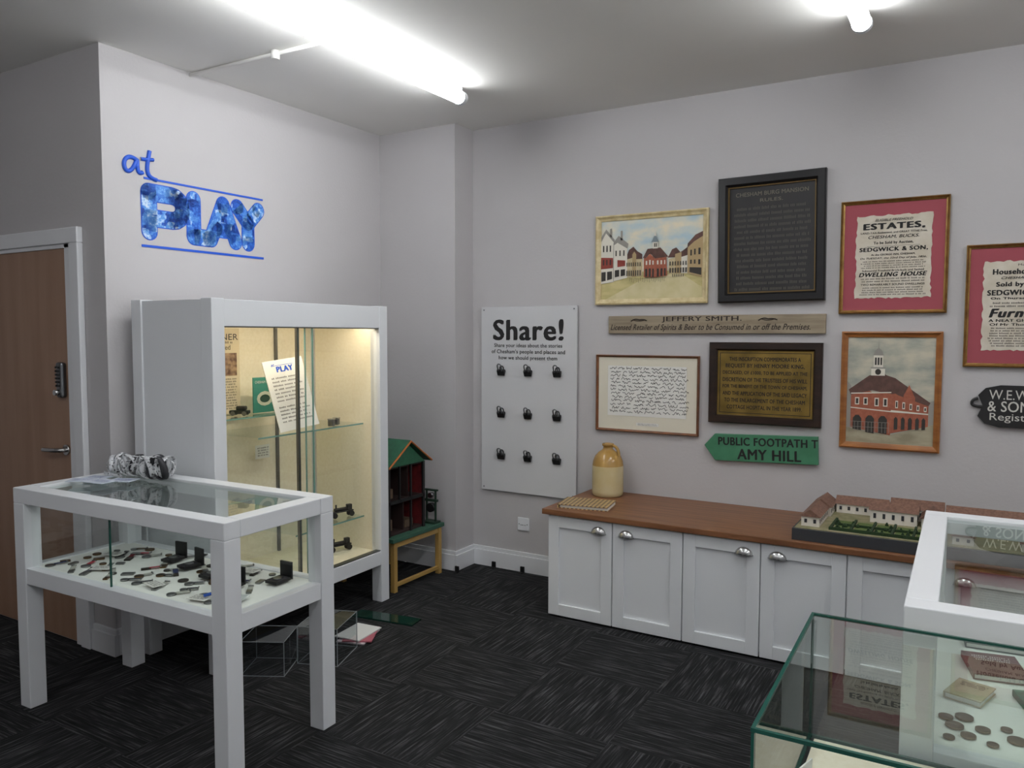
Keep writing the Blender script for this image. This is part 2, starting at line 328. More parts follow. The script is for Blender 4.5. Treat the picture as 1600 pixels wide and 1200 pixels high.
# ---------------- vitrines
def vitrine(name,loc,rz,LX,LY,HT,zf=.59):
    g=G(name,loc,rz);P=.07
    boxes(g,'legs',[((0,0,0),(P,P,HT-.062)),((LX-P,0,0),(LX,P,HT-.062)),((0,LY-P,0),(P,LY,HT-.062)),((LX-P,LY-P,0),(LX,LY,HT-.062))],WHITE,.003)
    boxes(g,'top_frame',[((0,0,HT-.062),(LX,P,HT)),((0,LY-P,HT-.062),(LX,LY,HT)),((0,P,HT-.062),(P,LY-P,HT)),((LX-P,P,HT-.062),(LX,LY-P,HT))],WHITE,.003)
    boxes(g,'lower_frame',[((P,.004,zf-.065),(LX-P,.05,zf)),((P,LY-.05,zf-.065),(LX-P,LY-.004,zf)),((.004,P,zf-.065),(.05,LY-P,zf)),((LX-.05,P,zf-.065),(LX-.004,LY-P,zf))],WHITE,.002)
    box(g,'display_floor',(.05,.05,zf-.03),(LX-.05,LY-.05,zf-.004),mat('display_felt',(236,236,230),.9))
    pane(g,'glass_top',(P,P,HT-.014),(LX-P,LY-P,HT-.008),GLASSG)
    z0,z1=zf,HT-.062
    pane(g,'glass_front_a',(P,.028,z0),(LX*.47,.033,z1),GLASS);pane(g,'glass_front_b',(LX*.45,.038,z0),(LX-P,.043,z1),GLASS)
    box(g,'glass_pane_edge',(LX*.47,.027,z0),(LX*.47+.004,.034,z1),GEDGE)
    pane(g,'glass_back',(P,LY-.035,z0),(LX-P,LY-.03,z1),GLASS)
    pane(g,'glass_left',(.03,P,z0),(.035,LY-P,z1),GLASS);pane(g,'glass_right',(LX-.035,P,z0),(LX-.03,LY-P,z1),GLASS)
    return g
def flatwords(k,x0,x1,y0,y1,n,m,x,y,z,a=0):
    o=words(k,x0,x1,y1,y0,n,m);o.rotation_euler=(-math.pi/2,0,a);o.location=(x,y,z);return o
def rbox(par,name,x,y,z,a,sx,sy,sz,m):
    c,s=math.cos(a),math.sin(a);vs=[]
    for zz in(z,z+sz):
        for u_,v_ in((-sx/2,-sy/2),(sx/2,-sy/2),(sx/2,sy/2),(-sx/2,sy/2)): vs.append((x+u_*c-v_*s,y+u_*s+v_*c,zz))
    return mesh(par,name,vs,BF,m)
TR=.027
T1=(1.39-1.25*math.cos(TR),-2.66-1.25*math.sin(TR),0)
vitrine('medal_display_table',T1,TR,1.25,.53,.92)
vitrine('white_display_table',(3.40,-2.38,0),.012,.62,1.15,.924)
def Tl(x,y,z): return (T1[0]+x*math.cos(TR)-y*math.sin(TR),T1[1]+x*math.sin(TR)+y*math.cos(TR),z)
g=G('medal_collection',Tl(0,0,.587),TR)
bronze=mat('medal_bronze',(118,94,66),.35,1);silver=mat('medal_silver',(140,140,138),.35,1);dkm=mat('medal_dark',(72,66,60),.5,.6)
ribs=[mat('ribbon_%d'%i,c,.8) for i,c in enumerate([(120,30,40),(40,50,90),(170,170,160),(60,60,62),(170,60,70),(90,70,40),(100,100,104)])]
velvet=mat('velvet',(50,47,50),.95)
occ=[(.50,.37),(.64,.34),(.82,.30),(1.0,.24),(1.10,.38)]
cnt=0
while cnt<58:
    x=random.uniform(.10,1.12);y=random.uniform(.07,.45)
    if any(math.hypot(x-a,y-c)<.055 for a,c in occ): continue
    if cnt<44: occ.append((x,y))
    cnt+=1;a=random.uniform(-.4,.4)+random.choice([.9,.7,2.2])
    m=random.choice([bronze,silver,silver,dkm]);r=random.uniform(.013,.021)
    if random.random()<.35: rbox(g,'badge',x,y,0,a,r*2.4,r*1.3,.006,m)
    else: cyl(g,'medal',(x,y,0),(x,y,.005),r,m,18)
    if random.random()<.65:
        c,s=math.cos(a),math.sin(a);w=.010;l0=r*.8;l1=r+random.uniform(.03,.055)
        pts=[(x+l0*c-w*s,y+l0*s+w*c,.006),(x+l0*c+w*s,y+l0*s-w*c,.006),(x+l1*c+w*s,y+l1*s-w*c,.007),(x+l1*c-w*s,y+l1*s+w*c,.007)]
        mesh(g,'ribbon',pts,[(0,1,2,3)],random.choice(ribs))
        cyl(g,'bar',(pts[2][0],pts[2][1],.008),(pts[3][0],pts[3][1],.008),.003,silver,8)
for x,y,a in((.50,.37,.1),(.64,.34,-.15),(.82,.30,.0),(1.0,.24,.2),(1.10,.38,0)):
    rbox(g,'medal_case_tray',x,y,.008,a,.06,.075,.011,BLACK);rbox(g,'medal_case_lid',x-.045*math.sin(a),y+.045*math.cos(a),.008,a,.06,.008,.068,BLACK);rbox(g,'medal_case_lining',x,y,.019,a,.052,.062,.001,velvet);cyl(g,'cased_medal',(x,y,.020),(x,y,.024),.018,silver)
for x,y,a in((.2,.30,.3),(.72,.12,-.2),(.9,.42,.1),(.35,.15,.5),(1.0,.10,.2)):
    rbox(g,'label_card',x,y,.009,a,.08,.05,.002,PAPER);flatwords(g,-.035,.035,-.02,.02,4,INKG,x,y,.0115,a)
tube(g,'magnifier_handle',[(1.02,.10,.02),(1.05,.15,.03),(1.10,.15,.03),(1.12,.12,.02),(1.09,.09,.02)],.006,mat('plastic_blue',(40,90,190),.3))
rbox(g,'clear_case',1.10,.15,.009,.3,.11,.07,.006,mat('clear_plastic',(200,205,205),.2))
# lanyards + cards on table
lm=bpy.data.materials.new('lanyard_strap');lm.use_nodes=True;nt=lm.node_tree;b=nt.nodes['Principled BSDF'];b.inputs['Roughness'].default_value=.6
tc=nt.nodes.new('ShaderNodeTexCoord');nz=nt.nodes.new('ShaderNodeTexNoise');nz.inputs['Scale'].default_value=110;cr=nt.nodes.new('ShaderNodeValToRGB');cr.color_ramp.elements[0].position=.58;cr.color_ramp.elements[0].color=rgb((214,215,218));cr.color_ramp.elements[1].position=.62;cr.color_ramp.elements[1].color=rgb((60,60,64))
nt.links.new(tc.outputs['Object'],nz.inputs['Vector']);nt.links.new(nz.outputs[0],cr.inputs[0]);nt.links.new(cr.outputs[0],b.inputs['Base Color'])
g=G('lanyard_pile',Tl(.20,.42,.921),TR)
def ribbon_loop(cx,cy,rx,rz_,th,w,tilt,m):
    vs=[];fs=[];n=22
    c,s=math.cos(th),math.sin(th)
    for i in range(n):
        t=2*math.pi*i/n;u_=rx*math.cos(t);z=.003+rz_*(1+math.sin(t))*.5+.002*math.sin(3*t)
        for k_ in(-w/2,w/2):
            v_=k_+tilt*(z-.003);vs.append((cx+u_*c-v_*s,cy+u_*s+v_*c,max(.002,z)))
    for i in range(n): fs.append((2*i,2*i+1,(2*((i+1)%n))+1,2*((i+1)%n)))
    o=mesh(g,'strap_loop',vs,fs,m,smooth=True);mo=o.modifiers.new('s','SOLIDIFY');mo.thickness=.0012
dk=mat('lanyard_dark',(44,44,48),.6)
for i in range(30):
    ribbon_loop(-.12+.33*(i/29.)+random.uniform(-.01,.01),random.uniform(-.035,.03),random.uniform(.035,.065),random.uniform(.05,.105),random.uniform(-1.2,.9),.019,random.uniform(-.5,.5),dk if i in(8,19,25,28,29) else lm)
tube(g,'clip_strap',[(-.14,-.06,.012),(-.07,-.10,.012),(.0,-.07,.012),(.05,-.10,.012)],.0008,lm,extr=.006)
BW=mat('badge_white',(214,222,236),.25)
g=G('name_badges',Tl(.19,.27,.9215),TR)
for i,(x,y,a) in enumerate(((-.09,.03,.2),(.0,-.02,-.25),(.09,.03,.35),(-.05,-.06,.6),(.06,-.05,.1))):
    rbox(g,'sleeve',x,y,i*.0025,a,.11,.08,.002,BW);flatwords(g,-.04,.04,-.02,.02,3,mat('badge_blue_ink',(70,90,150),.6),x,y,i*.0025+.0022,a)
# white vitrine contents
V=(3.40,-2.38)
bc=[(70,110,95),(120,85,60),(190,178,150),(100,45,40),(150,140,120),(60,75,60)]
for i,(x,y,a,w,h,ci) in enumerate(((.33,.38,.3,.14,.17,0),(.42,.14,-.25,.15,.13,1),(.20,.60,.2,.14,.17,3),(.42,.64,-.1,.14,.18,4),(.2,.86,.1,.17,.2,5),(.44,.90,.0,.13,.17,1),(.14,.38,-.3,.09,.12,2))):
    k=G('old_book',(V[0]+x,V[1]+y,.588),a);box(k,'pages',(-w/2+.004,-h/2+.004,.002),(w/2-.003,h/2-.004,.014),PAPER);boxes(k,'covers',[((-w/2,-h/2,0),(w/2,h/2,.002)),((-w/2,-h/2,.014),(w/2,h/2,.017)),((-w/2,-h/2,.002),(-w/2+.003,h/2,.014))],mat('book_%d'%ci,bc[ci],.6))
    flatwords(k,-w*.35,w*.35,h*.1,h*.35,3,PAPER if ci!=2 else INK,0,0,.0175)
g=G('coin_collection',(V[0],V[1],.588))
for i,(x,y) in enumerate([(.10,.10),(.14,.13),(.11,.17),(.19,.11),(.17,.18),(.24,.16),(.22,.21),(.27,.11),(.13,.23),(.27,.21),(.09,.21)]):
    cyl(g,'coin',(x,y,0),(x,y,.005),.013+.004*(i%3),bronze,20)
# ---------------- frameless glass case
g=G('glass_display_case',(3.22,-3.05,0),.02)
GX,GY,Z0,Z1=1.0,.64,.57,.88
box(g,'stand',(.12,.08,0),(GX-.1,GY-.08,Z0-.03),CAB);box(g,'base_board',(0,0,Z0-.03),(GX,GY,Z0),mat('base_dark',(40,44,44),.5));box(g,'beige_lining',(.012,.012,Z0),(GX-.012,GY-.012,Z0+.004),CREAM)
t=.006
pane(g,'glass_top',(0,0,Z1-t),(GX,GY,Z1),GLASSG)
pane(g,'glass_front',(0,0,Z0),(GX,t,Z1-t),GLASS);pane(g,'glass_back',(0,GY-t,Z0),(GX,GY,Z1-t),GLASS);pane(g,'glass_left',(0,t,Z0),(t,GY-t,Z1-t),GLASS);pane(g,'glass_right',(GX-t,t,Z0),(GX,GY-t,Z1-t),GLASS)
E=.0035;Lb=[]
for z in(Z0+.004,Z1-.004):
    Lb+=[((-E,-E,z-E),(GX+E,E,z+E)),((-E,GY-E,z-E),(GX+E,GY+E,z+E)),((-E,E,z-E),(E,GY-E,z+E)),((GX-E,E,z-E),(GX+E,GY-E,z+E))]
for x in(0,GX):
    for y in(0,GY): Lb.append(((x-E*.8,y-E*.8,Z0+.01),(x+E*.8,y+E*.8,Z1-.01)))
boxes(g,'glass_edges',Lb,GEDGE)
k=G('leaning_leaflet',(3.245,-2.98,.575),math.radians(75));box(k,'sheet',(0,-.003,0),(.14,0,.17),PAPER);text(k,'MH',.05,.14,INK,h=.026,y=-.004);words(k,.02,.12,.11,.03,4,INKG,y=-.004)
for i,(x,y,a) in enumerate(((.27,.30,.2),(.48,.25,-.1),(.70,.35,.1))):
    k=G('leaflet',(3.22+x,-3.05+y,.575),a);box(k,'sheet',(-.075,-.105,0),(.075,.105,.003),PAPER);flatwords(k,-.06,.06,-.09,.05,7,INKG,0,0,.0035);box(k,'picture',(-.06,.055,.003),(.06,.095,.0036),mat('leaf_pic%d'%i,[(120,60,50),(60,90,120),(120,120,60)][i],.5,var=(200,190,170),scale=(30,30,30)))
# ---------------- cupboards
WOOD=mat('counter_wood',(136,92,60),.4,var=(106,68,44),scale=(3,40,40),detail=6)
X0=1.53;PP=.381;DC=.63;HC=.60;ND=8
g=G('cupboard_run',(X0,0,0))
XE=ND*PP
box(g,'carcass',(.002,-DC+.02,.03),(XE-.002,-.022,HC-.031),CAB)
box(g,'plinth',(.02,-DC+.05,0),(XE-.02,-.03,.03),mat('plinth_dark',(60,60,62),.7))
box(g,'worktop',(-.028,-DC-.022,HC-.03),(XE+.03,-.001,HC),WOOD,.003)
for i in range(ND):
    a=i*PP+.003;b_=(i+1)*PP-.003;z0=.012;z1=HC-.036;r=.062;y0=-DC;y1=-DC+.019
    boxes(g,'door_frame_%d'%(i+1),[((a,y0,z0),(a+r,y1,z1)),((b_-r,y0,z0),(b_,y1,z1)),((a+r,y0,z1-r),(b_-r,y1,z1)),((a+r,y0,z0),(b_-r,y1,z0+r))],CAB,.0015)
    box(g,'door_panel_%d'%(i+1),(a+r,y0+.012,z0+r),(b_-r,y1,z1-r),CAB)
    hx=b_-.075 if i%2==0 else a+.075;hz=z1-.045
    vs=[];fs=[];n=12;mr=6
    for j in range(mr+1):
        ph=math.pi/2*j/mr
        for i2 in range(n+1):
            th=math.pi*i2/n
            vs.append((hx+.042*math.cos(th)*math.cos(ph*.98),y0-.003-.024*math.sin(ph)*1.0,hz-.018+.036*math.sin(th)*math.cos(ph*.98)))
    for j in range(mr):
        for i2 in range(n):
            q=j*(n+1)+i2;fs.append((q,q+1,q+n+2,q+n+1))
    mesh(g,'cup_handle_%d'%(i+1),vs,fs,CHROME,smooth=True)
    box(g,'handle_flange_%d'%(i+1),(hx-.044,y0-.004,hz-.02),(hx+.044,y0,hz-.017),CHROME)
# jug
g=G('stoneware_jug',(1.665,-.135,HC))
J1=mat('stoneware_cream',(196,178,132),.25,var=(205,190,150),scale=(8,8,8));J2=mat('stoneware_tan',(160,122,62),.2,var=(186,150,88),scale=(10,10,4))
pr=[(.0,0),(.082,0),(.09,.008),(.092,.03),(.092,.12),(.092,.175),(.091,.18),(.088,.205),(.076,.235),(.055,.258),(.036,.27),(.029,.278),(.028,.292),(.034,.296),(.035,.306),(.03,.31),(.02,.31),(.02,.28)]
lathe(g,'body',pr,[J1,J2],split=.178)
tube(g,'handle',[(.03,0,.296),(.055,-.01,.30),(.075,-.012,.28),(.074,-.012,.24)],.009,J2)
# patterned book
bm=bpy.data.materials.new('diamond_pattern');bm.use_nodes=True;nt=bm.node_tree;b=nt.nodes['Principled BSDF'];tc=nt.nodes.new('ShaderNodeTexCoord');mp=nt.nodes.new('ShaderNodeMapping');mp.inputs['Rotation'].default_value=(0,0,.785);ck=nt.nodes.new('ShaderNodeTexChecker');ck.inputs['Scale'].default_value=60;ck.inputs[1].default_value=rgb((196,168,118));ck.inputs[2].default_value=rgb((96,74,52))
nt.links.new(tc.outputs['Object'],mp.inputs[0]);nt.links.new(mp.outputs[0],ck.inputs[0]);nt.links.new(ck.outputs[0],b.inputs['Base Color'])
g=G('patterned_visitor_book',(1.69,-.47,HC),.18)
box(g,'pages',(-.13,-.09,.003),(.138,.09,.018),PAPER);boxes(g,'covers',[((-.14,-.1,0),(.14,.1,.003)),((-.14,-.1,.018),(.14,.1,.022)),((-.143,-.1,0),(-.138,.1,.022))],bm)
# ---------------- architectural model
g=G('building_model',(2.81,-.62,HC))
box(g,'base',(0,0,0),(1.25,.56,.055),mat('model_base',(50,52,56),.6),.002)
box(g,'ground',(.01,.01,.05),(1.24,.55,.058),mat('model_ground',(120,118,84),.9,var=(150,140,110),scale=(20,20,20)))
lawn=mat('model_lawn',(72,92,42),.95,var=(92,108,52),scale=(60,60,60));hedge=mat('model_hedge',(34,56,28),.95,bump=.6,scale=(120,120,120))
boxes(g,'lawns',[((.17+i*.085,.05+j*.11,.058),(.235+i*.085,.135+j*.11,.061)) for i in range(5) for j in range(2)],lawn)
boxes(g,'hedges',[((.155+i*.085,.04,.058),(.165+i*.085,.26,.070)) for i in range(6)]+[((.155,.035,.058),(.60,.043,.072)),((.155,.148,.058),(.60,.155,.069))],hedge)
mw=mat('model_wall',(222,215,204),.8);mr_=mat('model_roof',(132,98,82),.8,var=(108,78,66),scale=(90,90,90));mwin=mat('model_window',(50,50,55),.4)
for i in range(30):
    x=.17+random.random()*.42;y=.04+random.random()*.22;cyl(g,'shrub',(x,y,.060),(x,y,.076),.009,hedge,8,.003)
def house(x0,y0,x1,y1,hw,hr,ax):
    z=.058;o=.007
    box(g,'block',(x0,y0,z),(x1,y1,z+hw),mw)
    a,b_,c,d=x0-o,y0-o,x1+o,y1+o;zt=z+hw
    if ax=='x': vs=[(a,b_,zt),(c,b_,zt),(c,d,zt),(a,d,zt),(a,(b_+d)/2,zt+hr),(c,(b_+d)/2,zt+hr)];fs=[(0,1,5,4),(3,4,5,2),(0,4,3),(1,2,5),(0,3,2,1)]
    else: vs=[(a,b_,zt),(c,b_,zt),(c,d,zt),(a,d,zt),((a+c)/2,b_,zt+hr),((a+c)/2,d,zt+hr)];fs=[(0,4,5,3),(1,2,5,4),(0,1,4),(2,3,5),(0,3,2,1)]
    mesh(g,'roof',vs,fs,mr_)
    L=[]
    n=max(1,int((x1-x0)/.035))
    for i in range(n):
        xx=x0+(i+.5)*(x1-x0)/n;L.append(((xx-.006,y0-.0015,z+hw*.35),(xx+.006,y0,z+hw*.75)))
    n=max(1,int((y1-y0)/.04))
    for i in range(n):
        yy=y0+(i+.5)*(y1-y0)/n;L.append(((x0-.0015,yy-.006,z+hw*.35),(x0,yy+.006,z+hw*.75)));L.append(((x1,yy-.006,z+hw*.35),(x1+.0015,yy+.006,z+hw*.75)))
    boxes(g,'windows',L,mwin)
house(.03,.06,.11,.30,.045,.035,'y');house(.03,.32,.12,.50,.045,.04,'y');house(.13,.44,.36,.53,.045,.035,'x');house(.30,.30,.50,.40,.06,.035,'x');house(.38,.43,.60,.53,.055,.04,'x');house(.52,.27,.60,.40,.05,.04,'y');house(.62,.34,1.2,.50,.045,.05,'x');house(.65,.05,.73,.28,.035,.03,'y');house(.9,.05,1.15,.16,.035,.03,'x')
# ---------------- Share board
g=G('share_board',(1.05,0,1.125))
SB=mat('share_panel',(206,206,208),.5)
box(g,'panel',(-.35,-.022,-.605),(.35,-.010,.605),SB,.001)
box(g,'batten',(-.3,-.010,-.5),(.3,-.0005,.5),SB)
for a in(-.33,.33):
    for c in(-.585,.585): cyl(g,'screw',(a,-.022,c),(a,-.024,c),.005,STEEL,10)
text(g,'Share!',0.0,.455,INK,w=.52,h=.135,y=-.0232,bold=.035)
for i,s in enumerate(['Share your ideas about the stories','of Chesham\u2019s people and places and','how we should present them']):
    text(g,s,0,.352-i*.040,INK,w=[.50,.54,.43][i],y=-.0232,bold=.018)
for x in(.86,1.06,1.27):
    for z in(1.325,1.05,.775):
        k=G('bulldog_clip',(x,-.023,z))
        vs=[(-.028,0,-.012),(.028,0,-.012),(.028,-.024,-.012),(-.028,-.024,-.012),(-.026,-.010,-.042),(.026,-.010,-.042),(.026,-.014,-.042),(-.026,-.014,-.042)]
        mesh(k,'jaw',vs,[(0,1,2,3),(7,6,5,4),(0,4,5,1),(1,5,6,2),(2,6,7,3),(3,7,4,0)],BLACK,bevel=.002)
        cyl(k,'spring',(-.028,-.012,-.010),(.028,-.012,-.010),.009,BLACK,12)
        tube(k,'lever_front',[(-.012,-.024,-.012),(-.014,-.035,.01),(-.016,-.04,.028),(0,-.042,.036),(.016,-.04,.028),(.014,-.035,.01),(.012,-.024,-.012)],.004,STEEL)
        tube(k,'lever_back',[(-.012,-.003,-.012),(-.018,-.005,.014),(0,-.006,.026),(.018,-.005,.014),(.012,-.003,-.012)],.0035,BLACK)
g=G('wall_socket',(1.015,0,.315));box(g,'plate',(-.043,-.01,-.043),(.043,-.0005,.043),WHITE,.004);words(g,-.022,.022,.0,-.012,1,INKG,y=-.0105)
for a in(-.03,.03): cyl(g,'screw',(a,-.01,0),(a,-.0112,0),.004,STEEL,8)
# ---------------- pictures
def pic(name,x1,x2,z1,z2,fw,fd,fm,style=0,rot=0):
    g=G(name,((x1+x2)/2,0,(z1+z2)/2));g.rotation_euler=(0,rot,0);W=x2-x1;H_=z1-z2
    if style==0: pr=[(0,-.002),(0,-fd),(fw*.25,-fd-.004),(fw*.6,-fd*.75),(fw,-fd*.55),(fw,-.004)]
    else: pr=[(0,-.002),(0,-fd*.8),(fw*.15,-fd),(fw*.8,-fd),(fw,-fd*.7),(fw,-.004)]
    ringframe(g,'frame',W,H_,pr,fm);box(g,'backing',(-W/2+.002,-.004,-H_/2+.002),(W/2-.002,-.001,H_/2-.002),BLACK)
    return g,W,H_
GOLD=mat('gold_frame',(158,124,66),.35,.6,var=(124,94,48),scale=(20,20,20));CREAMF=mat('cream_frame',(214,198,156),.5,var=(190,170,124),scale=(25,25,25))
PINE=mat('orange_wood',(164,106,54),.35,var=(138,84,40),scale=(8,8,30));BRW=mat('thin_brown_wood',(128,80,48),.4,var=(100,60,36),scale=(20,20,20));DKW=mat('dark_oak',(48,32,24),.35,var=(32,22,17),scale=(8,8,30))
def sky(name,a,b): return mat(name,a,.7,var=b,scale=(7,7,14),detail=5)
def UV(L,iw,ih): return [[(-iw/2+u*iw,ih/2-v*ih) for u,v in P_] for P_ in L]
def rects(L): return [[(a,d),(c,d),(c,b_),(a,b_)] for a,b_,c,d in L]
def paint(g,iw,ih,layers):
    for i,(nm,m,L) in enumerate(layers): polys(g,nm,UV(L,iw,ih),m,-.006-.0005*i)
R=rects
# street painting
g,W,H_=pic('street_painting',1.52,2.21,2.26,1.73,.033,.022,CREAMF)
iw=W-.066;ih=H_-.066
brick=mat('paint_brick',(168,98,74),.8,var=(150,84,64),scale=(60,60,60));roofm=mat('paint_roof',(104,74,66),.8,var=(86,62,56),scale=(40,40,40));pwhite=mat('paint_white',(222,216,202),.8);pdark=mat('paint_dark',(58,54,50),.8);pcream=mat('paint_cream',(206,190,154),.8,var=(190,172,134),scale=(30,30,30));pred=mat('paint_red',(140,62,52),.8);pgrey=mat('paint_grey',(150,146,138),.8);pground=mat('paint_ground',(204,190,136),.8,var=(184,172,118),scale=(12,12,30));proad=mat('paint_road',(212,200,160),.8,var=(200,188,140),scale=(12,12,12));pgreen=mat('paint_green',(84,92,60),.8);ptan=mat('paint_tan',(176,152,112),.8);pblue=mat('paint_bluegrey',(128,140,146),.8)
paint(g,iw,ih,[
 ('sky',sky('paint_sky1',(178,200,208),(228,218,194)),R([(0,0,1,1)])),
 ('ground',pground,R([(0,.66,1,1)])),
 ('road',proad,[[(.48,.72),(.80,.70),(1,.88),(1,1),(0.05,1)]]),
 ('far_roofs',roofm,[[(.26,.46),(.285,.38),(.33,.34),(.37,.40),(.42,.44),(.42,.54),(.26,.5)],[(.67,.50),(.71,.40),(.75,.38),(.79,.44),(.86,.38),(.86,.5)]]),
 ('far_houses',pcream,[[(.26,.50),(.32,.48),(.32,.72),(.26,.73)],[(.36,.50),(.42,.50),(.42,.71),(.36,.72)],[(.68,.52),(.74,.50),(.74,.70),(.68,.70)]]),
 ('far_houses_grey',ptan,[[(.32,.44),(.34,.40),(.36,.44),(.36,.72),(.32,.72)],[(.74,.46),(.80,.44),(.80,.70),(.74,.70)]]),
 ('far_houses_white',pwhite,[[(.80,.50),(.86,.48),(.86,.70),(.80,.70)]]),
 ('left_roofs',pgrey,[[(.0,.20),(.05,.10),(.14,.24),(.13,.30),(0,.26)],[(.13,.27),(.18,.19),(.28,.30),(.27,.36),(.13,.32)],[(.09,.10),(.11,.09),(.11,.2),(.09,.2)],[(.20,.13),(.22,.13),(.22,.25),(.20,.25)]]),
 ('left_houses',pwhite,[[(0,.26),(.05,.15),(.13,.27),(.13,.78),(0,.80)],[(.13,.31),(.17,.28),(.27,.36),(.27,.73),(.13,.77)]]),
 ('shop_red',pred,[[(0,.46),(.125,.47),(.125,.60),(0,.61)],[(.17,.50),(.25,.51),(.25,.58),(.17,.59)]]),
 ('house_edge',pgrey,R([(.128,.28,.133,.77)])),
 ('shop_dark',pdark,[[(.005,.65),(.05,.645),(.05,.76),(.005,.77)],[(.065,.645),(.115,.64),(.115,.74),(.065,.755)],[(.145,.63),(.19,.625),(.19,.71),(.145,.72)],[(.205,.625),(.25,.62),(.25,.70),(.205,.71)]]+R([(.02+i*.035,.31,.033+i*.035,.39) for i in range(3)]+[(.02+i*.035,.49,.033+i*.035,.56) for i in range(3)]+[(.15+i*.04,.38,.162+i*.04,.45) for i in range(3)]+[(.265+i*.022,.54,.273+i*.022,.59) for i in range(7)]+[(.265+i*.022,.64,.275+i*.022,.71) for i in range(7)]+[(.69+i*.025,.55,.70+i*.025,.60) for i in range(7)]+[(.69+i*.025,.63,.703+i*.025,.69) for i in range(7)])),
 ('right_roof',roofm,[[(.86,.34),(.93,.24),(1,.20),(1,.28),(.86,.40)]]),
 ('right_houses',ptan,[[(.86,.39),(.92,.32),(1,.26),(1,.76),(.86,.70)]]),
 ('right_windows',pdark,R([(.885,.42,.90,.49),(.92,.41,.935,.48),(.96,.40,.98,.48),(.885,.54,.90,.59),(.92,.54,.935,.59),(.96,.54,.98,.60)])+[[(.88,.63),(.99,.64),(.99,.73),(.88,.69)]]),
 ('hall_brick',brick,[[(.44,.49),(.46,.49),(.50,.44),(.545,.50),(.66,.49),(.67,.72),(.55,.74),(.44,.73)]]),
 ('hall_roof',roofm,[[(.43,.49),(.475,.38),(.60,.37),(.68,.49),(.55,.505),(.50,.43),(.455,.495)]]),
 ('cupola',pwhite,[[(.525,.38),(.525,.30),(.515,.30),(.54,.23),(.55,.12),(.56,.23),(.585,.30),(.575,.30),(.575,.38)]]),
 ('cupola_roof',pblue,[[(.515,.30),(.54,.225),(.56,.225),(.585,.30)]]),
 ('arches',pdark,R([(.455,.63,.475,.725),(.49,.625,.51,.73),(.525,.63,.54,.735),(.57,.63,.59,.73),(.605,.63,.625,.725),(.64,.63,.655,.72)]+[(.54,.315,.55,.36),(.556,.315,.565,.36)])),
 ('windows',pwhite,R([(.46,.53,.475,.58),(.493,.52,.508,.58),(.525,.53,.538,.58),(.57,.53,.585,.58),(.605,.53,.62,.58),(.64,.53,.65,.58)])),
 ('figures',pdark,R([(.30+i*.018,.73+.01*(i%3),.3025+i*.018,.78+.01*(i%3)) for i in range(20)]+[(.72+i*.02,.705,.727+i*.02,.74) for i in range(6)]+[(.30,.745,.66,.748)])),
])
# mansion rules board
BF_=mat('ebony_frame',(26,25,27),.3)
g,W,H_=pic('mansion_rules_board',2.27,2.83,2.41,1.73,.05,.045,BF_,1,rot=-.012)
ringframe(g,'gilt_slip',W-.1,H_-.1,[(0,-.02),(.0,-.022),(.007,-.022),(.007,-.008)],mat('dull_gilt',(112,90,52),.5,.5))
box(g,'panel',(-W/2+.052,-.012,-H_/2+.052),(W/2-.052,-.005,H_/2-.052),mat('blackboard',(32,31,33),.5,var=(40,38,39),scale=(10,10,10)))
FAD=mat('faded_gilt',(112,107,94),.7);FAD2=mat('faded_script',(86,82,76),.8)
text(g,'CHESHAM BURG MANSION',0,.245,FAD,w=.38,h=.022,y=-.0135,bold=.015);text(g,'RULES.',0,.208,FAD,w=.12,h=.018,y=-.0135,bold=.015)
o=words(g,-.20,.20,.182,-.285,15,FAD2,y=-.0132,fill=.42,chw=.008,jit=.1)
for v in o.data.vertices: v.co.x+=(v.co.z*500%31-15)*.00005
MAT_=mat('crimson_mount',(158,76,86),.85)
AGED=mat('aged_paper',(212,204,190),.85,var=(198,188,170),scale=(12,12,12))
def ragged(par,w,h,m,y,cx=0,cz=0):
    pts=[];n=26
    for i in range(n): pts.append((-w/2+w*i/n,-h/2+random.uniform(-.003,.006)))
    for i in range(n): pts.append((w/2+random.uniform(-.006,.003),-h/2+h*i/n))
    for i in range(n): pts.append((w/2-w*i/n,h/2+random.uniform(-.005,.003)))
    for i in range(n): pts.append((-w/2+random.uniform(-.003,.006),h/2-h*i/n))
    return polys(par,'poster_sheet',[[(a+cx,c+cz) for a,c in pts]],m,y)
g,W,H_=pic('estates_auction_poster',2.90,3.39,2.23,1.66,.018,.022,GOLD)
box(g,'mount',(-W/2+.015,-.008,-H_/2+.015),(W/2-.015,-.005,H_/2-.015),MAT_)
ragged(g,.345,.415,AGED,-.010,0,.0)
def T(s,z,w,h=None,bold=0,shear=0,x=0): text(g,s,x,z,INK,w=w,h=h,y=-.0115,bold=bold,shear=shear)
T('ELIGIBLE FREEHOLD',.183,.17,.012,.01,.3);T('ESTATES,',.150,.28,.036,.06);T('LAND-TAX Redeemed, and GREAT TITHE Free,',.120,.30,.011,.02)
T('CHESHAM, BUCKS.',.098,.23,.018,.02,.25);T('To be Sold by Auction,',.068,.18,.018,.04);T('SEDGWICK & SON,',.036,.31,.024,.05)
T('At the GEORGE INN, CHESHAM,',.010,.20,.011,.03);T('On TUESDAY, the 22nd Day of July, 1856,',-.008,.30,.012,.02,.2)
words(g,-.15,.15,-.018,-.060,4,INKG,y=-.0115);T('Substantial Freehold Brick-built and Sashed',-.069,.28,.010,.02)
T('DWELLING HOUSE',-.089,.31,.022,.055,.25);words(g,-.15,.15,-.104,-.130,2,INKG,y=-.0115)
T('TWO REMARKABLY SOUND DWELLINGS',-.139,.29,.010,.02);words(g,-.15,.15,-.150,-.195,4,INKG,y=-.0115)
box(g,'rule',(-.12,-.0115,.0525),(.12,-.011,.0535),INK)
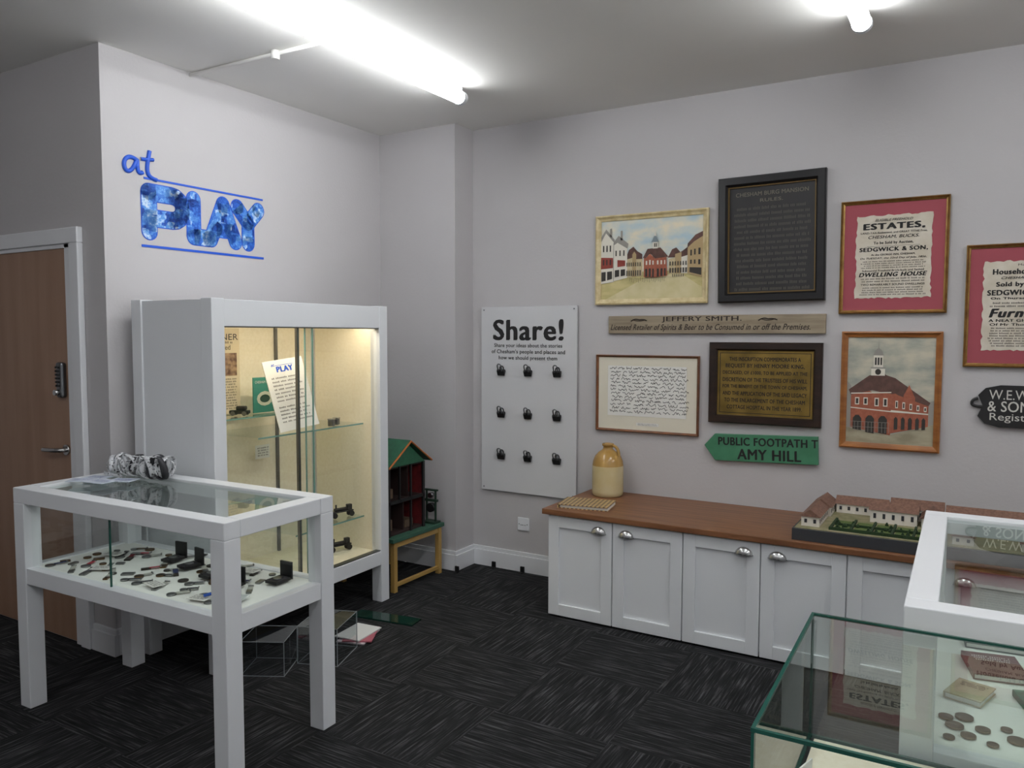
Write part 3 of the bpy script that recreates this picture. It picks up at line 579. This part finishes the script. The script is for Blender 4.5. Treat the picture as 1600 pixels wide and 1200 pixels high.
g,W,H_=pic('household_auction_poster',3.465,3.955,1.98,1.40,.018,.022,GOLD)
box(g,'mount',(-W/2+.015,-.008,-H_/2+.015),(W/2-.015,-.005,H_/2-.015),MAT_)
ragged(g,.345,.42,AGED,-.010)
T('Modern',.19,.07,.010);T('Household Goods',.160,.27,.026,.05);T('CHESHAM, BUCKS.',.130,.20,.014,.02,.3);T('Sold by Auction',.098,.24,.028,.05);T('SEDGWICK & SON',.062,.31,.026,.05)
T('On Thursday, July 20,',.034,.28,.014,.03);words(g,-.15,.15,.02,-.01,2,INKG,y=-.0115);T('Furniture',-.034,.29,.042,.06,.25);T('A NEAT GIG, GARDEN',-.070,.29,.015,.03)
T('Of Mr Thomas Norris',-.088,.28,.012,.02);words(g,-.15,.15,-.10,-.195,8,INKG,y=-.0115)
# plank
g=G('jeffery_smith_plank_sign',(2.225,0,1.61))
PLK=mat('plank_taupe',(158,144,122),.6,var=(132,118,98),scale=(4,30,40),detail=6)
box(g,'plank',(-.615,-.022,-.052),(.615,-.001,.052),PLK,.003);DT=mat('plank_ink',(48,38,32),.7)
text(g,'JEFFERY SMITH.',-.05,.028,DT,w=.46,h=.034,y=-.0232,bold=.02)
text(g,'Licensed Retailer of Spirits & Beer to be Consumed in or off the Premises.',-.03,-.020,DT,w=1.14,h=.044,y=-.0232,bold=.022,shear=.35)
for s in(-1,1):
    X=-.05+s*.37
    stroke(g,'flourish',[(X-.05,.02),(X-.02,.04),(X,.02),(X+.02,.035),(X+.05,.022)],.003,DT,-.0235);stroke(g,'flourish',[(X-.04,.03),(X,.012),(X+.04,.03)],.002,DT,-.0235)
# letter
g,W,H_=pic('framed_signatures_letter',1.53,2.17,1.43,.97,.014,.02,BRW)
box(g,'mount',(-W/2+.012,-.008,-H_/2+.012),(W/2-.012,-.005,H_/2-.012),mat('ivory_mount',(222,216,198),.85))
box(g,'sheet',(-.245,-.0095,-.135),(.245,-.0085,.165),PAPER)
box(g,'caption',(-.06,-.0095,-.19),(.08,-.0085,-.172),PAPER);words(g,-.055,.075,-.175,-.188,2,INKG,y=-.0105)
SQ=[]
for r in range(13):
    z=.150-r*.0215;x=-.235+random.random()*.02
    while x<.225:
        n=random.randint(7,18);pts=[]
        for i in range(n):
            pts.append((x,-.0105,z+random.uniform(-.010,.011)));x+=random.uniform(.002,.006)
        SQ.append(pts);x+=random.uniform(.006,.014)
tube(g,'handwriting',SQ,.0012,INK)
# brass plaque
g,W,H_=pic('brass_memorial_plaque',2.23,2.83,1.51,1.06,.045,.035,DKW,1)
BR=mat('brass',(162,134,70),.42,.75,var=(128,106,54),scale=(9,9,9))
box(g,'plate',(-W/2+.045,-.016,-H_/2+.045),(W/2-.045,-.006,H_/2-.045),BR)
ringframe(g,'border',W-.115,H_-.115,[(0,-.0165),(0,-.0175),(.003,-.0175),(.003,-.0165)],INK)
for i,(s,w) in enumerate((('THIS INSCRIPTION COMMEMORATES A',.38),('BEQUEST BY HENRY MOORE KING,',.42),('DECEASED, OF \u00a31000, TO BE APPLIED AT THE',.45),('DISCRETION OF THE TRUSTEES OF HIS WILL',.45),('FOR THE BENEFIT OF THE TOWN OF CHESHAM,',.45),('AND THE APPLICATION OF THE SAID LEGACY',.45),('TO THE ENLARGEMENT OF THE CHESHAM',.43),('COTTAGE HOSPITAL IN THE YEAR 1899.',.40))):
    text(g,s,0,.133-i*.038,INK,w=w,h=.022 if i!=1 else .026,y=-.0175,bold=.025)
# town hall painting
g,W,H_=pic('town_hall_painting',2.92,3.38,1.57,.97,.03,.022,PINE)
iw=W-.06;ih=H_-.06
paint(g,iw,ih,[
 ('sky',sky('paint_sky2',(146,150,142),(196,190,170)),R([(0,0,1,1)])),
 ('left_mass',pgrey,[[(0,.42),(.05,.46),(.05,.90),(0,.92)],[(.88,.60),(1,.58),(1,.85),(.88,.84)]]),
 ('ground',mat('paint_ground2',(172,164,140),.8,var=(142,134,112),scale=(8,8,20)),[[(0,.86),(.5,.92),(1,.80),(1,1),(0,1)]]),
 ('wing_brick',brick,[[(.52,.46),(.94,.60),(.94,.82),(.52,.90)]]),
 ('wing_roof',roofm,[[(.40,.34),(.56,.38),(.96,.60),(.94,.63),(.60,.54),(.52,.50)]]),
 ('front_brick',brick,[[(.05,.52),(.16,.46),(.30,.52),(.52,.50),(.52,.92),(.05,.86)],[(.66,.54),(.72,.44),(.79,.56),(.79,.62),(.66,.60)]]),
 ('front_roof',roofm,[[(.02,.50),(.26,.36),(.44,.34),(.60,.52),(.52,.53),(.30,.50),(.05,.55)]]),
 ('stone_bands',pwhite,[[(.05,.665),(.52,.69),(.52,.70),(.05,.675)],[(.05,.53),(.52,.51),(.52,.52),(.05,.54)],[(.52,.68),(.94,.70),(.94,.71),(.52,.70)]]+R([(.28,.28,.44,.36),(.305,.17,.415,.28)])),
 ('dome',pgrey,[[(.30,.17),(.32,.125),(.355,.10),(.36,.02),(.365,.10),(.40,.125),(.42,.17)],[(.27,.28),(.45,.28),(.44,.295),(.28,.295)]]),
 ('clock',pdark,[[(.36+.035*math.cos(t),.325+.029*math.sin(t)) for t in [i*.628 for i in range(10)]]]+R([(.32,.19,.34,.26),(.352,.19,.372,.26),(.385,.19,.402,.26)])),
 ('arches',pdark,[[(a,.90 if a>.2 else .875),(a,.77),(a+.03,.74),(a+.07,.74),(a+.10,.77),(a+.10,.91 if a>.2 else .885)] for a in(.08,.23,.38)]+[[(a,.88-a*.03),(a,.76),(a+.02,.74),(a+.04,.76),(a+.04,.875-a*.03)] for a in(.56,.64,.72,.80,.87)]),
 ('windows',pwhite,R([(.10,.57,.15,.64),(.20,.57,.25,.64),(.33,.57,.38,.65),(.43,.57,.48,.65)]+[(.57+i*.08,.59+i*.012,.60+i*.08,.66+i*.006) for i in range(5)])),
 ('panes',pdark,R([(.11,.58,.14,.63),(.21,.58,.24,.63),(.34,.58,.37,.64),(.44,.58,.47,.64)]+[(.577+i*.08,.60+i*.012,.593+i*.08,.65+i*.006) for i in range(5)])),
 ('railings',pgrey,R([(.02,.80,.5,.803),(.02,.85,.5,.853)]+[(.02+i*.04,.80,.024+i*.04,.90) for i in range(13)])),
])
# footpath sign
g=G('public_footpath_sign',(2.545,0,.93));g.rotation_euler=(0,-.035,0)
GR=mat('sign_green',(70,130,98),.45,var=(62,120,88),scale=(14,14,14))
pts=[(-.335,.01),(-.275,.075),(.275,.075),(.275,-.075),(-.275,-.075)]
vs=[(a,-.028,c) for a,c in pts]+[(a,-.004,c) for a,c in pts];n=5
mesh(g,'arrow_board',vs,[tuple(range(n))[::-1],tuple(range(n,2*n))]+[(i,(i+1)%n,n+(i+1)%n,n+i) for i in range(n)],GR,bevel=.002)
text(g,'PUBLIC FOOTPATH T',.01,.036,INK,w=.53,h=.045,y=-.0295,bold=.035);text(g,'AMY HILL',.02,-.034,INK,w=.34,h=.058,y=-.0295,bold=.035)
# sons sign
g=G('registered_sons_sign',(3.535,0,1.215))
SG=mat('black_enamel',(34,33,34),.35)
pts=[(0,.05),(.03,.085),(.09,.10),(.55,.10),(.61,.085),(.64,.05),(.62,.0),(.64,-.05),(.61,-.085),(.55,-.10),(.09,-.10),(.03,-.085),(0,-.05),(.02,0)]
n=len(pts);vs=[(a,-.022,c) for a,c in pts]+[(a,-.001,c) for a,c in pts]
mesh(g,'board',vs,[tuple(range(n)),tuple(range(n,2*n))[::-1]]+[(i,n+i,n+(i+1)%n,(i+1)%n) for i in range(n)],SG)
OW=mat('offwhite_letter',(208,206,198),.6)
text(g,'W.E.W',.045,.055,OW,w=.16,h=.045,y=-.0235,align='l');text(g,'& SONS',.04,.0,OW,w=.20,h=.05,y=-.0235,align='l',bold=.01);text(g,'Registered',.05,-.055,OW,w=.25,h=.045,y=-.0235,align='l')
tube(g,'left_bracket',[(.0,-.012,.035),(-.02,-.012,.03),(-.03,-.012,.01),(-.02,-.012,-.005),(.02,-.012,-.005)],.007,SG)
# ---------------- dolls house on low table
g=G('green_low_table',(.12,-.80,0))
TG=mat('table_green',(52,92,74),.6);TY=mat('pine_yellow',(176,142,80),.5)
box(g,'top',(0,0,.305),(.46,.52,.33),TG,.003)
boxes(g,'legs',[((.42,.02,0),(.45,.05,.305)),((.42,.47,0),(.45,.50,.305)),((.01,.02,0),(.04,.05,.305)),((.01,.47,0),(.04,.50,.305))],TY)
boxes(g,'rails',[((.425,.05,.03),(.445,.47,.05)),((.425,.05,.27),(.445,.47,.305)),((.015,.05,.27),(.035,.47,.305))],TY)
g=G('dolls_house',(.16,-.785,.33))
RD=mat('doll_red',(120,34,36),.6,var=(96,26,30),scale=(30,30,30));DG=mat('doll_green_roof',(46,108,78),.55,var=(38,92,66),scale=(20,20,20));OR=mat('doll_orange',(186,104,48),.5);DKI=mat('doll_interior',(48,30,28),.8)
w=.36;d=.36;hh=.42
boxes(g,'walls',[((0,0,0),(w,.012,hh)),((0,d-.012,0),(w,d,hh)),((0,.012,0),(.012,d-.012,hh))],RD)
boxes(g,'floors',[((.012,.012,0),(w,d-.012,.012)),((.012,.012,.2),(w,d-.012,.212)),((.012,.012,hh-.012),(w,d-.012,hh))],DKI)
boxes(g,'partition',[((.012,d/2-.005,.012),(w-.02,d/2+.005,.2)),((.012,d/2+.04,.212),(w-.02,d/2+.05,hh-.012))],DKI)
boxes(g,'black_posts',[((w,0,0),(w+.012,.02,hh)),((w,d-.02,0),(w+.012,d,hh)),((w,0,.195),(w+.012,d,.215)),((w,d*.6,0),(w+.012,d*.6+.012,hh)),((w,d*.3,.2),(w+.012,d*.3+.01,hh))],BLACK)
o=.03
vs=[(-.02,-o,hh),(w+.04,-o,hh),(w+.04,d/2,hh+.14),(-.02,d/2,hh+.14),(-.02,d+o,hh),(w+.04,d+o,hh)];vs+=[(a,b_,c+.014) for a,b_,c in vs]
mesh(g,'roof',vs,[(0,1,2,3),(3,2,5,4),(6,9,8,7),(9,10,11,8),(0,6,7,1),(4,5,11,10),(1,7,8,2),(2,8,11,5),(0,3,9,6),(3,4,10,9)],DG)
mesh(g,'gable',[(w+.012,0,hh),(w+.012,d,hh),(w+.012,d/2,hh+.135)],[(0,1,2)],DG)
tube(g,'gable_trim',[(w+.045,-o,hh+.005),(w+.045,d/2,hh+.147),(w+.045,d+o,hh+.005)],.006,OR,smooth=False)
boxes(g,'furniture',[((.2,.04,.012),(.3,.12,.08)),((.22,.22,.012),(.32,.30,.06)),((.2,.05,.212),(.3,.13,.27))],mat('doll_furn',(110,90,72),.6))
g=G('toy_frame',(.46,-.365,.33))
boxes(g,'stand',[((0,0,0),(.10,.07,.012)),((.01,.03,.012),(.02,.04,.22)),((.08,.03,.012),(.09,.04,.22)),((.0,.025,.14),(.10,.045,.155)),((.0,.025,.21),(.10,.045,.22))],mat('toy_dark_green',(34,58,44),.5))
cyl(g,'wheel',(.05,.02,.10),(.05,.05,.10),.03,BLACK,16);cyl(g,'wheel_upper',(.05,.02,.18),(.05,.05,.18),.018,STEEL,16)
# ---------------- floor clutter
ACR=glassmat('acrylic',(240,243,244),.07)
def acrylic(x,y,w,d,h,rz):
    k=G('acrylic_display_box',(x,y,0),rz);t=.004
    pane(k,'top',(0,0,h-t),(w,d,h),ACR);pane(k,'front',(0,0,0),(w,t,h),ACR);pane(k,'back',(0,d-t,0),(w,d,h),ACR);pane(k,'left',(0,0,0),(t,d,h),ACR);pane(k,'right',(w-t,0,0),(w,d,h),ACR)
    L=[]
    for xx in(0,w):
        for yy in(0,d):L.append(((xx-.0015,yy-.0015,0),(xx+.0015,yy+.0015,h)))
    for zz in(.002,h):
        for yy in(0,d):L.append(((0,yy-.001,zz-.002),(w,yy+.001,zz)))
        for xx in(0,w):L.append(((xx-.001,0,zz-.002),(xx+.001,d,zz)))
    boxes(k,'edges',L,mat('acrylic_edge',(150,156,160),.2))
acrylic(.70,-2.03,.20,.20,.16,.5);acrylic(.82,-1.80,.2,.24,.18,.35)
for i,(x,y,a,c) in enumerate(((.84,-1.40,.3,(214,200,205)),(.85,-1.39,.5,(176,96,110)),(.83,-1.39,.1,(216,216,214)))):
    k=G('magazine',(x,y,.001+i*.007),a);box(k,'pages',(-.075,-.10,0),(.075,.10,.006),mat('mag%d'%i,c,.5))
k=G('spare_glass_shelf',(.66,-1.16,0),.15);box(k,'pane',(-.05,-.04,.001),(.33,.06,.009),mat('dark_green_glass',(24,52,44),.1))
for i,(x,y) in enumerate(((PW+.03,-PD-.03),(.80,-.028),(1.02,-.028),(1.34,-.028))):
    k=G('black_cable_clip',(x,y,0));box(k,'tab',(-.014,-.006,0),(.014,.006,.04),BLACK,.002);box(k,'foot',(-.014,-.03,0),(.014,-.006,.006),BLACK)
# ---------------- camera
y_,t_,r_=.537,.063,.002
fw=Vector((-math.sin(y_)*math.cos(t_),math.cos(y_)*math.cos(t_),-math.sin(t_)));rt=Vector((math.cos(y_),math.sin(y_),0));up=rt.cross(fw)
rt2=rt*math.cos(r_)+up*math.sin(r_);up2=-rt*math.sin(r_)+up*math.cos(r_)
cd=bpy.data.cameras.new('camera');cd.sensor_width=36;cd.lens=1223.76/1600*36;cd.clip_start=.05
co=bpy.data.objects.new('camera',cd);COL.objects.link(co)
co.matrix_world=Matrix(((rt2.x,up2.x,-fw.x,3.53),(rt2.y,up2.y,-fw.y,-4.38),(rt2.z,up2.z,-fw.z,1.55),(0,0,0,1)))
SC.camera=co
w=bpy.data.worlds.new('world');SC.world=w;w.use_nodes=True;w.node_tree.nodes['Background'].inputs[0].default_value=(.6,.62,.65,1);w.node_tree.nodes['Background'].inputs[1].default_value=.2
SC.view_settings.view_transform='Standard'
